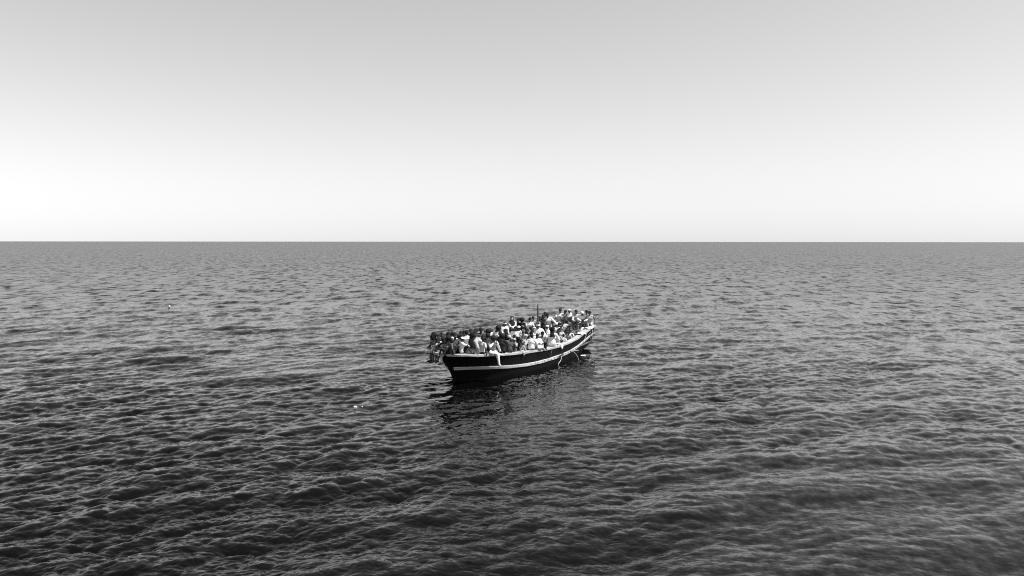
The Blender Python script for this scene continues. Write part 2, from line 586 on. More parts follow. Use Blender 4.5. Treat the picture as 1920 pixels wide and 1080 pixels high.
def pose_prims(P):
    """tapered limbs of a figure facing +Y; returns [(region, p, r, q, s)] and the head frame"""
    pr = []
    def add(reg, a, ra, b, rb): pr.append((reg, np.array(a, float), ra, np.array(b, float), rb))
    pel = V3(*P['pelvis'])
    R = rotz(P.get('twist', 0)) @ roty(P.get('side', 0)) @ rotx(-P.get('lean', 0))
    R2 = R @ rotx(-P.get('hunch', 0))
    S = lambda x, y, z: pel + R @ V3(x, y, z)
    mid = S(0, 0, .30)
    S2 = lambda x, y, z: mid + R2 @ V3(x, y, z - .30)
    add('pelvis', S(-.075, -.01, 0), .105, S(.075, -.01, 0), .105)
    add('belly', S(-.05, 0, .14), .105, S(.05, 0, .14), .105)
    add('chest', S2(-.075, 0, .32), .108, S2(.075, 0, .32), .108)
    add('chest', S(0, -.005, .05), .115, S2(0, 0, .34), .11)
    add('chest', S2(-.155, -.01, .43), .062, S2(.155, -.01, .43), .062)
    add('chest', S2(0, -.01, .36), .1, S2(0, -.012, .46), .06)
    add('neck', S2(0, -.01, .44), .056, S2(0, .015, .55), .05)
    hc = S2(0, .03, .645)
    Rh = R2 @ rotz(P.get('hturn', 0)) @ rotx(P.get('hlift', 0))
    # legs
    hipL, hipR = S(-.09, 0, -.02), S(.09, 0, -.02)
    for sgn, hip, ft in ((-1, hipL, P['footL']), (1, hipR, P['footR'])):
        ft = V3(*ft)
        hint = V3(*P.get('kneeL' if sgn < 0 else 'kneeR', (0, 1, .3)))
        kn, an = bend(hip, ft, .43, .42, hint)
        add('thigh', hip, .088, kn, .058)
        add('shin', kn, .056, kn + (an - kn) * .35 + unit(np.cross(np.cross(an - kn, hint), an - kn)) * 0, .055)
        add('shin', kn + (an - kn) * .35, .055, an, .038)
        fd = unit(V3(*P.get('toeL' if sgn < 0 else 'toeR', P.get('toe', (sgn * .15, 1, -.1)))))
        heel = an + V3(0, 0, -.03) - fd * .03
        add('foot', heel, .036, an + fd * .10 + V3(0, 0, -.045), .034)
        add('foot', an + fd * .09 + V3(0, 0, -.045), .038, an + fd * .165 + V3(0, 0, -.055), .026)
    # arms
    for sgn, key in ((-1, 'L'), (1, 'R')):
        sh = S2(sgn * .175, -.01, .425)
        hd = V3(*P['hand' + key])
        hint = V3(*P.get('elbow' + key, (sgn * .7, -.5, -.5)))
        el, wr = bend(sh, hd, .29, .26, hint)
        add('uparm', sh, .056, el, .041)
        add('forearm', el, .042, wr, .027)
        d = unit(V3(*P['fdir' + key])) if 'fdir' + key in P else unit(wr - el)
        n = V3(*P.get('palm' + key, (0, 0, -1))); n = unit(n - d * np.dot(n, d))
        lat = np.cross(n, d) * sgn
        add('hand', wr, .026, wr + d * .035, .024)
        for o_ in (-.026, 0, .026):
            add('hand', wr + d * .02 + lat * o_ * .6, .017, wr + d * .085 + lat * o_, .015)
        curl = P.get('curl' + key, .5)
        for o_, ln in ((-.036, .062), (-.013, .078), (.011, .084), (.035, .074)):
            b0 = wr + d * .085 + lat * o_ * .9
            d1 = unit(d + n * curl * .5 + lat * o_ * 2.0); d2 = unit(d + n * curl * 1.6 + lat * o_ * 2.0)
            m1 = b0 + d1 * ln * .5
            add('hand', b0, .0105, m1, .0095); add('hand', m1, .0095, m1 + d2 * ln * .5, .008)
        tb = wr + d * .028 + lat * .030
        t1 = tb + unit(d * .7 + lat * .8 + n * .3) * .042
        add('hand', tb, .013, t1, .011); add('hand', t1, .011, t1 + unit(d + lat * .25 + n * .4) * .032, .009)
    # head
    H = lambda x, y, z: hc + Rh @ V3(x, y, z)
    add('head', H(0, -.025, .03), .087, H(0, .015, .035), .080)
    add('head', H(0, .01, -.02), .070, H(0, .035, -.065), .052)
    add('head', H(-.018, .055, -.085), .028, H(.018, .055, -.085), .028)      # chin
    add('head', H(0, .085, .012), .009, H(0, .104, -.028), .014)              # nose
    add('head', H(-.014, .094, -.031), .010, H(.014, .094, -.031), .010)
    add('head', H(-.04, .076, .026), .013, H(.04, .076, .026), .013)          # brow
    add('head', H(-.018, .083, -.055), .010, H(.018, .083, -.055), .010)      # lips
    add('head', H(-.018, .080, -.068), .010, H(.018, .080, -.068), .010)
    for sg in (-1, 1):
        add('head', H(sg * .082, -.005, .012), .014, H(sg * .082, -.008, -.025), .010)   # ears
        add('head', H(sg * .045, .062, -.025), .022, H(sg * .05, .04, -.02), .026)       # cheeks
    M = Matrix.Identity(4)
    for i in range(3):
        for j in range(3): M[i][j] = Rh[i][j]
        M[i][3] = hc[i]
    return pr, M

def _sphere(seg=10, rings=7):
    V = [(0, 0, 1)]
    for i in range(1, rings):
        p_ = math.pi * i / rings
        V += [(math.sin(p_) * math.cos(2 * math.pi * k / seg), math.sin(p_) * math.sin(2 * math.pi * k / seg), math.cos(p_)) for k in range(seg)]
    V.append((0, 0, -1)); Fq = []; e = len(V) - 1
    for k in range(seg):
        n_ = (k + 1) % seg
        Fq.append((0, 1 + k, 1 + n_)); Fq.append((e, e - seg + n_, e - seg + k))
        for i in range(rings - 2):
            a_ = 1 + i * seg
            Fq += [(a_ + k, a_ + seg + k, a_ + seg + n_), (a_ + k, a_ + seg + n_, a_ + n_)]
    return np.array(V), np.array(Fq)
SPH_V, SPH_F = _sphere()
_c = [(math.cos(2 * math.pi * k / 10), math.sin(2 * math.pi * k / 10)) for k in range(10)]
CON_F = np.array([t_ for k in range(10) for t_ in ((k, (k + 1) % 10, 10 + (k + 1) % 10), (k, 10 + (k + 1) % 10, 10 + k), (20, (k + 1) % 10, k), (21, 10 + k, 10 + (k + 1) % 10))])
def limbs_mesh(prims_):
    Vs, Fs, n = [], [], 0
    for a, ra, b, rb in prims_:
        for c_, r in ((a, ra), (b, rb)):
            Vs.append(SPH_V * r + c_); Fs.append(SPH_F + n); n += len(SPH_V)
        d = b - a
        if np.linalg.norm(d) > 1e-4:
            e = unit(d); x = unit(np.cross(e, V3(.31, .87, .38) if abs(e[1]) < .8 else V3(.9, .1, .4))); y = np.cross(e, x)
            ring = np.array([x * c_ + y * s_ for c_, s_ in _c])
            Vs.append(np.concatenate([ring * ra + a, ring * rb + b, [a], [b]])); Fs.append(CON_F + n); n += 22
    V = np.concatenate(Vs); Fq = np.concatenate(Fs)
    me = bpy.data.meshes.new('tmp')
    me.vertices.add(len(V)); me.vertices.foreach_set('co', V.astype(np.float32).ravel())
    me.loops.add(Fq.size); me.loops.foreach_set('vertex_index', Fq.astype(np.int32).ravel())
    me.polygons.add(len(Fq)); me.polygons.foreach_set('loop_start', np.arange(0, Fq.size, 3, dtype=np.int32))
    me.polygons.foreach_set('loop_total', np.full(len(Fq), 3, np.int32))
    me.update(calc_edges=True)
    return me

WORK = bpy.data.scenes.new('work')
def skin_over(prims, voxel, ratio, smooth=3, wrinkle=0.0, seed=0):
    me = limbs_mesh(prims)
    o = bpy.data.objects.new('tmp', me); WORK.collection.objects.link(o)
    m = o.modifiers.new('r', 'REMESH'); m.mode = 'VOXEL'; m.voxel_size = voxel
    m = o.modifiers.new('s', 'SMOOTH'); m.factor = .5; m.iterations = smooth
    if ratio < 1:
        m = o.modifiers.new('d', 'DECIMATE'); m.ratio = ratio
    WORK.view_layers[0].update(); dg = WORK.view_layers[0].depsgraph
    res = bpy.data.meshes.new_from_object(o.evaluated_get(dg))
    bpy.data.objects.remove(o); bpy.data.meshes.remove(me)
    if wrinkle:
        n = len(res.vertices)
        co = np.empty(n * 3, np.float32); res.vertices.foreach_get('co', co); co = co.reshape(-1, 3)
        no = np.empty(n * 3, np.float32); res.vertices.foreach_get('normal', no); no = no.reshape(-1, 3)
        r = np.random.default_rng(seed); w = np.zeros(n)
        for k in range(7):
            f = r.normal(size=3) * (14 + 5 * k) * np.array([.6, .6, 1.0]); w += np.abs(np.sin(co @ f + r.uniform(0, 6.3))) - .64
        co = co + no * (w[:, None] * wrinkle * .5)
        res.vertices.foreach_set('co', co.astype(np.float32).ravel()); res.update()
    res.polygons.foreach_set('use_smooth', np.ones(len(res.polygons), bool))
    return res

POSES = {
 # sitting on an edge, shins hanging
 'edge':   dict(h=.86, pelvis=(0, 0, .10), lean=6, footL=(-.11, .47, -.38), footR=(.11, .46, -.38), handL=(-.12, .36, .17), handR=(.12, .36, .17), palmL=(0, 0, -1), palmR=(0, 0, -1), elbowL=(-1, -.4, 0), elbowR=(1, -.4, 0)),
 'edge_turn': dict(h=.86, pelvis=(0, 0, .10), lean=10, hturn=-45, footL=(-.16, .44, -.38), footR=(.08, .48, -.37), handL=(-.30, .05, .05), handR=(.14, .38, .17), palmL=(0, 0, -1), palmR=(0, 0, -1), elbowL=(-.6, -.8, 0), elbowR=(1, -.4, 0)),
 'edge_lean': dict(h=.78, pelvis=(0, 0, .10), lean=24, hunch=10, hlift=14, hturn=20, footL=(-.12, .46, -.38), footR=(.12, .46, -.38), handL=(-.10, .48, .19), handR=(.06, .52, .19), palmL=(0, 0, -1), palmR=(0, 0, -1), elbowL=(-1, -.2, .2), elbowR=(1, -.2, .2)),
 # sitting on a flat deck
 'floor':  dict(h=.86, pelvis=(0, 0, .10), lean=2, footL=(-.12, .46, .05), footR=(.12, .46, .05), kneeL=(-.2, .3, 1), kneeR=(.2, .3, 1), handL=(.05, .42, .36), handR=(-.05, .44, .34), elbowL=(-1, 0, -.2), elbowR=(1, 0, -.2), palmL=(0, -1, 0), palmR=(0, -1, 0), fdirL=(1, .2, -.1), fdirR=(-1, .2, -.1)),
 'floor_turn': dict(h=.86, pelvis=(0, 0, .10), lean=8, hturn=40, side=5, footL=(-.14, .44, .05), footR=(.14, .5, .05), kneeL=(-.3, .3, 1), kneeR=(.2, .3, 1), handL=(-.15, .36, .48), handR=(.30, -.02, .05), elbowL=(-1, 0, -.2), elbowR=(.6, -.8, 0), palmL=(0, 0, -1), palmR=(0, 0, -1)),
 'cross':  dict(h=.85, pelvis=(0, 0, .10), lean=7, hturn=-15, footL=(.16, .30, .07), footR=(-.16, .36, .07), kneeL=(-1, .5, .1), kneeR=(1, .5, .1), toeL=(1, .2, 0), toeR=(-1, .2, 0), handL=(-.20, .30, .20), handR=(.05, .30, .22), elbowL=(-1, -.3, 0), elbowR=(1, -.3, 0), palmL=(0, 0, -1), palmR=(0, 0, -1)),
 'prop':   dict(h=.86, pelvis=(0, 0, .10), lean=-6, hturn=25, footL=(-.12, .60, .05), footR=(.14, .56, .05), kneeL=(-.2, .2, 1), kneeR=(.3, .2, 1), handL=(-.30, -.10, .04), handR=(.30, -.06, .04), elbowL=(-.5, -1, 0), elbowR=(.5, -1, 0), palmL=(0, 0, -1), palmR=(0, 0, -1), fdirL=(-.4, -1, 0), fdirR=(.4, -1, 0)),
 'hunch':  dict(h=.68, pelvis=(0, 0, .10), lean=28, hunch=24, hlift=-8, footL=(-.13, .46, .05), footR=(.13, .46, .05), kneeL=(-.4, .3, 1), kneeR=(.4, .3, 1), handL=(.06, .46, .33), handR=(-.04, .48, .30), elbowL=(-1, 0, -.2), elbowR=(1, 0, -.2), palmL=(0, -1, 0), palmR=(0, -1, 0), fdirL=(1, .2, -.1), fdirR=(-1, .2, -.1)),
 'kneel':  dict(h=1.22, pelvis=(0, 0, .46), lean=6, hturn=-20, footL=(-.10, -.34, .06), footR=(.10, -.34, .06), kneeL=(0, 1, .1), kneeR=(0, 1, .1), toe=(0, -1, -.3), handL=(-.14, .26, .50), handR=(.14, .26, .50), elbowL=(-1, -.4, 0), elbowR=(1, -.4, 0), palmL=(0, 0, -1), palmR=(0, 0, -1)),
 'stand':  dict(h=1.70, pelvis=(0, 0, .94), lean=2, hturn=15, footL=(-.11, 0, .09), footR=(.11, .04, .09), handL=(-.24, .10, .80), handR=(.24, .12, .80), palmL=(1, 0, 0), palmR=(-1, 0, 0), elbowL=(-.5, -1, 0), elbowR=(.5, -1, 0)),
 'hold':   dict(h=1.70, pelvis=(0, 0, .94), lean=-2, footL=(-.11, 0, .09), footR=(.11, .04, .09), handL=(.06, .26, 1.12), handR=(-.05, .30, 1.04), palmL=(0, -1, 0), palmR=(0, -1, 0), fdirL=(1, .1, .1), fdirR=(-1, .1, .1), elbowL=(-1, -.1, -.6), elbowR=(1, -.1, -.6)),
 'reach':  dict(h=1.58, pelvis=(0, 0, .90), lean=16, side=10, hturn=10, footL=(-.16, -.12, .09), footR=(.16, .08, .09), handL=(-.52, .42, .88), handR=(.20, .26, .80), palmL=(0, 0, -1), palmR=(-1, 0, 0), elbowL=(0, -1, .3), elbowR=(.5, -1, 0)),
 # one leg hanging, the other folded up, head on the hand, other arm propped behind
 'perch':  dict(h=.80, pelvis=(0, 0, .10), lean=16, hunch=12, hlift=-6, footR=(-.20, .38, .02), kneeR=(1, .6, .25), toeR=(-1, .1, -.1), footL=(-.14, .46, -.40), handR=(.02, .30, .53), handL=(-.40, -.10, .04), elbowR=(.6, .6, -.6), elbowL=(-.6, -.8, 0), palmR=(0, -1, 0), palmL=(0, 0, -1), fdirR=(-.1, -.3, 1), fdirL=(-.8, -.3, -.3)),
 # bending far forward over the rail
 'drape':  dict(h=.92, pelvis=(0, 0, .50), lean=46, hunch=14, hlift=25, footL=(-.10, -.34, .06), footR=(.10, -.34, .06), toe=(0, -1, -.3), kneeL=(0, 1, .1), kneeR=(0, 1, .1), handL=(-.20, .70, .50), handR=(.20, .68, .46), palmL=(0, 0, -1), palmR=(0, 0, -1), elbowL=(-1, 0, -.2), elbowR=(1, 0, -.2)),
}
_prims, _cache = {}, {}
def prims(pose):
    if pose not in _prims: _prims[pose] = pose_prims(POSES[pose])
    return _prims[pose]

def body_mesh(pose):
    key = ('body', pose)
    if key in _cache: return _cache[key]
    pr, M = prims(pose)
    me = skin_over([(a, ra, b, rb) for _, a, ra, b, rb in pr], .0115, .45, 2)
    # eyes set into the face
    bm = bmesh.new(); bm.from_mesh(me)
    for f in bm.faces: f.material_index = 0
    for sg in (-1, 1):
        for r, off, mi in ((.0125, .0765, 1), (.0075, .0835, 2)):
            c_ = M @ Vector((sg * .031, off, .006))
            g = bmesh.ops.create_uvsphere(bm, u_segments=8, v_segments=6, radius=r, matrix=Matrix.Translation(c_))
            for v in g['verts']:
                for f in v.link_faces: f.material_index = mi; f.smooth = True
    bm.to_mesh(me); bm.free()
    me.name = 'body'
    for k in ('skin_a', 'eye_white', 'eye_dark'): me.materials.append(MATS[k])
    _cache[key] = me
    return me

def cloth_mesh(pose, style):
    key = (style, pose)
    if key in _cache: return _cache[key]
    pr, M = prims(pose)
    g = .013; ps = []
    K = {'pelvis': None}
    kn = [b for reg, a, ra, b, rb in pr if reg == 'thigh']
    an = [b for reg, a, ra, b, rb in pr if reg == 'shin'][1::2]
    hp = [a for reg, a, ra, b, rb in pr if reg == 'thigh']
    for reg, a, ra, b, rb in pr:
        if style in ('tee', 'long', 'vest', 'loose', 'robe', 'dress'):
            gg = g + (.014 if style in ('loose', 'robe') else 0)
            if reg in ('belly', 'chest'): ps.append((a, ra + gg, b, rb + gg))
            if reg == 'pelvis': ps.append((a + V3(0, 0, .03), ra + gg, b + V3(0, 0, .03), rb + gg))
            if reg == 'uparm':
                if style in ('long', 'loose', 'robe'): ps.append((a, ra + gg, b, rb + gg))
                elif style in ('tee', 'dress'): ps.append((a, ra + gg, a + (b - a) * .62, rb + gg + .012))
            if reg == 'forearm' and style in ('long', 'loose', 'robe'): ps.append((a, ra + gg, a + (b - a) * .9, rb + gg + .004))
        if style in ('trousers', 'shorts'):
            if reg == 'pelvis': ps.append((a - V3(0, 0, .01), ra + g, b - V3(0, 0, .01), rb + g))
            if reg == 'thigh': ps.append((a, ra + g, a + (b - a) * (1 if style == 'trousers' else .9), rb + g + (0 if style == 'trousers' else .02)))
            if reg == 'shin' and style == 'trousers': ps.append((a, ra + g, a + (b - a) * (1.0 if rb > .05 else .93), rb + g + .004))
    if style in ('robe', 'dress', 'skirt'):
        for t_ in (0, .25, .5, .75, 1.0):
            h0 = hp[0] * (1 - t_) + hp[1] * t_; k0 = kn[0] * (1 - t_) + kn[1] * t_; a0 = an[0] * (1 - t_) + an[1] * t_
            ps.append((h0, .105, k0, .082)); ps.append((k0, .082, k0 + (a0 - k0) * .85, .062))
        if style == 'skirt':
            for reg, a, ra, b, rb in pr:
                if reg == 'pelvis': ps.append((a, ra + g, b, rb + g))
    me = skin_over(ps, .019, 1.0, 3, .009, len(_cache) + 1)
    me.name = {'tee': 'shirt', 'long': 'shirt', 'vest': 'shirt', 'loose': 'shirt'}.get(style, style)
    _cache[key] = me
    return me

def shell(name, center, rad, keep, seg=22, rings=14, noise=0.0, extra=None, seed=1):
    """closed cap around a skull: an ellipsoid with the face side cut away and pushed in"""
    key = ('head', name)
    if key in _cache: return _cache[key]
    bm = bmesh.new()
    bmesh.ops.create_uvsphere(bm, u_segments=seg, v_segments=rings, radius=1.0)
    r = np.random.default_rng(seed)
    for v in bm.verts:
        d = v.co.copy()
        k = 1 + noise * (math.sin(d.x * 9 + 1) * math.sin(d.y * 8 + 2) * math.sin(d.z * 9) + r.normal() * .35)
        v.co = Vector((center[0] + d.x * rad[0] * k, center[1] + d.y * rad[1] * k, center[2] + d.z * rad[2] * k))
    dele = [f for f in bm.faces if not keep(f.calc_center_median())]
    bmesh.ops.delete(bm, geom=dele, context='FACES')
    if extra: extra(bm)
    for f in bm.faces: f.smooth = True
    me = bpy.data.meshes.new(name); bm.to_mesh(me); bm.free()
    _cache[key] = me
    return me

def ring_skirt(bm, rows):
    """rows of (z, rx, ry_front, ry_back, y0) joined into a draped sheet, open at the face for the first rows"""
    prev = None; n = 24
    for z, rx, rf, rb, y0 in rows:
        cur = []
        for i in range(n):
            a = 2 * math.pi * i / n
            c_, s = math.cos(a), math.sin(a)
            f = 1 + .05 * math.sin(a * 5 + z * 30)
            cur.append(bm.verts.new((rx * c_ * f, y0 + (rf if s > 0 else rb) * s * f, z)))
        if prev:
            for i in range(n): bm.faces.new((prev[i], prev[(i + 1) % n], cur[(i + 1) % n], cur[i]))
        prev = cur

def visor(bm):
    n = 9; a0 = []; a1 = []
    for i in range(n):
        t_ = (i / (n - 1) - .5) * 2.2
        a0.append(bm.verts.new((.080 * math.sin(t_), .02 + .078 * math.cos(t_), .055)))
        a1.append(bm.verts.new((.082 * math.sin(t_), .02 + .165 * max(math.cos(t_), .3), .040)))
    for i in range(n - 1): bm.faces.new((a0[i], a0[i + 1], a1[i + 1], a1[i]))

def head_piece(kind):
    if kind in ('short', 'greyhair', 'lowcut'):
        k = .092 if kind == 'lowcut' else .098
        return shell('hair_' + kind, (0, -.012, .038), (k, k + .022, k + .006), lambda c: not (c.y > .045 and c.z < .066) and c.z > -.045 + (.05 if c.y > .0 else 0), noise=.03)
    if kind == 'afro':
        return shell('hair_afro', (0, -.025, .055), (.135, .135, .128), lambda c: not (c.y > .045 and c.z < .085) and c.z > -.07, noise=.07, seed=5)
    if kind == 'bigafro':
        return shell('hair_bigafro', (0, -.03, .055), (.175, .165, .15), lambda c: not (c.y > .05 and c.z < .09) and c.z > -.11, noise=.08, seed=6)
    if kind == 'knit':
        return shell('knit', (0, -.008, .035), (.104, .118, .118), lambda c: c.z > .03 or (c.y < 0 and c.z > -.01), noise=.02)
    if kind == 'cap':
        return shell('cap', (0, -.010, .045), (.100, .116, .100), lambda c: c.z > .045, extra=visor)
    if kind == 'band':
        return shell('band', (0, -.008, .040), (.103, .119, .10), lambda c: .02 < c.z < .085)
    if kind == 'wrap':
        return shell('wrap', (0, -.01, .055), (.112, .128, .108), lambda c: not (c.y > .05 and c.z < .062) and c.z > -.01, noise=.06)
    if kind == 'scarf':
        return shell('scarf', (0, -.008, .03), (.106, .122, .118), lambda c: not (c.y > .055 and -.10 < c.z < .075) and c.z > -.05,
                     extra=lambda bm: ring_skirt(bm, [(-.045, .098, .065, .115, -.005), (-.11, .095, .075, .10, -.005), (-.19, .15, .10, .12, -.02), (-.27, .215, .135, .15, -.02), (-.33, .225, .15, .16, -.02)]))
    if kind == 'veil':
        return shell('veil', (0, -.008, .03), (.112, .128, .122), lambda c: not (c.y > .055 and -.10 < c.z < .075) and c.z > -.05,
                     extra=lambda bm: ring_skirt(bm, [(-.045, .105, .065, .125, -.005), (-.12, .11, .075, .12, -.02), (-.20, .15, .085, .14, -.04), (-.30, .155, .06, .16, -.06), (-.40, .13, .02, .17, -.09), (-.47, .10, .0, .16, -.11)]))
HP_NAME = {'short': 'hair', 'greyhair': 'hair', 'lowcut': 'hair', 'afro': 'hair', 'bigafro': 'hair', 'knit': 'knit_cap', 'cap': 'peaked_cap', 'band': 'headband', 'wrap': 'head_wrap', 'scarf': 'headscarf', 'veil': 'long_veil'}

def person(x, y, z, yaw, pose, size, skin, top, low, heads, label, group=None, shoes=None, tilt=(0, 0)):
    root = bpy.data.objects.new('person', None)
    COL.objects.link(root)
    root.location = (x, y, z)
    root.rotation_euler = (math.radians(tilt[0]), math.radians(tilt[1]), math.radians(180 + yaw))
    root.scale = (size, size, size)
    root.empty_display_size = .1
    tag(root, label, 'person', group)
    link('body', body_mesh(pose), skin, root)
    pr, M = prims(pose)
    if low: 
        o = link({'trousers': 'trousers', 'shorts': 'shorts', 'skirt': 'skirt'}[low[0]], cloth_mesh(pose, low[0]), low[1], root)
    if top:
        link({'robe': 'robe', 'dress': 'dress'}.get(top[0], 'shirt'), cloth_mesh(pose, top[0]), top[1], root)
        if len(top) > 2:                                   # open vest or jacket worn over it
            o = link('waistcoat', cloth_mesh(pose, 'vest'), top[2], root)
            o.scale = (1.03, 1.05, 1.005)
    for hk, hm in heads:
        o = link(HP_NAME[hk], head_piece(hk), hm, root)
        o.matrix_local = M
    if shoes:
        for sgn in (0, 1):
            fs_ = [(a, ra + .008, b, rb + .008) for reg, a, ra, b, rb in pr if reg == 'foot'][sgn * 2:sgn * 2 + 2]
            k = ('shoe', pose, sgn)
            if k not in _cache:
                _cache[k] = skin_over(fs_, .012, 1.0, 2); _cache[k].name = 'shoe'
            link('shoe', _cache[k], shoes, root)
    return root

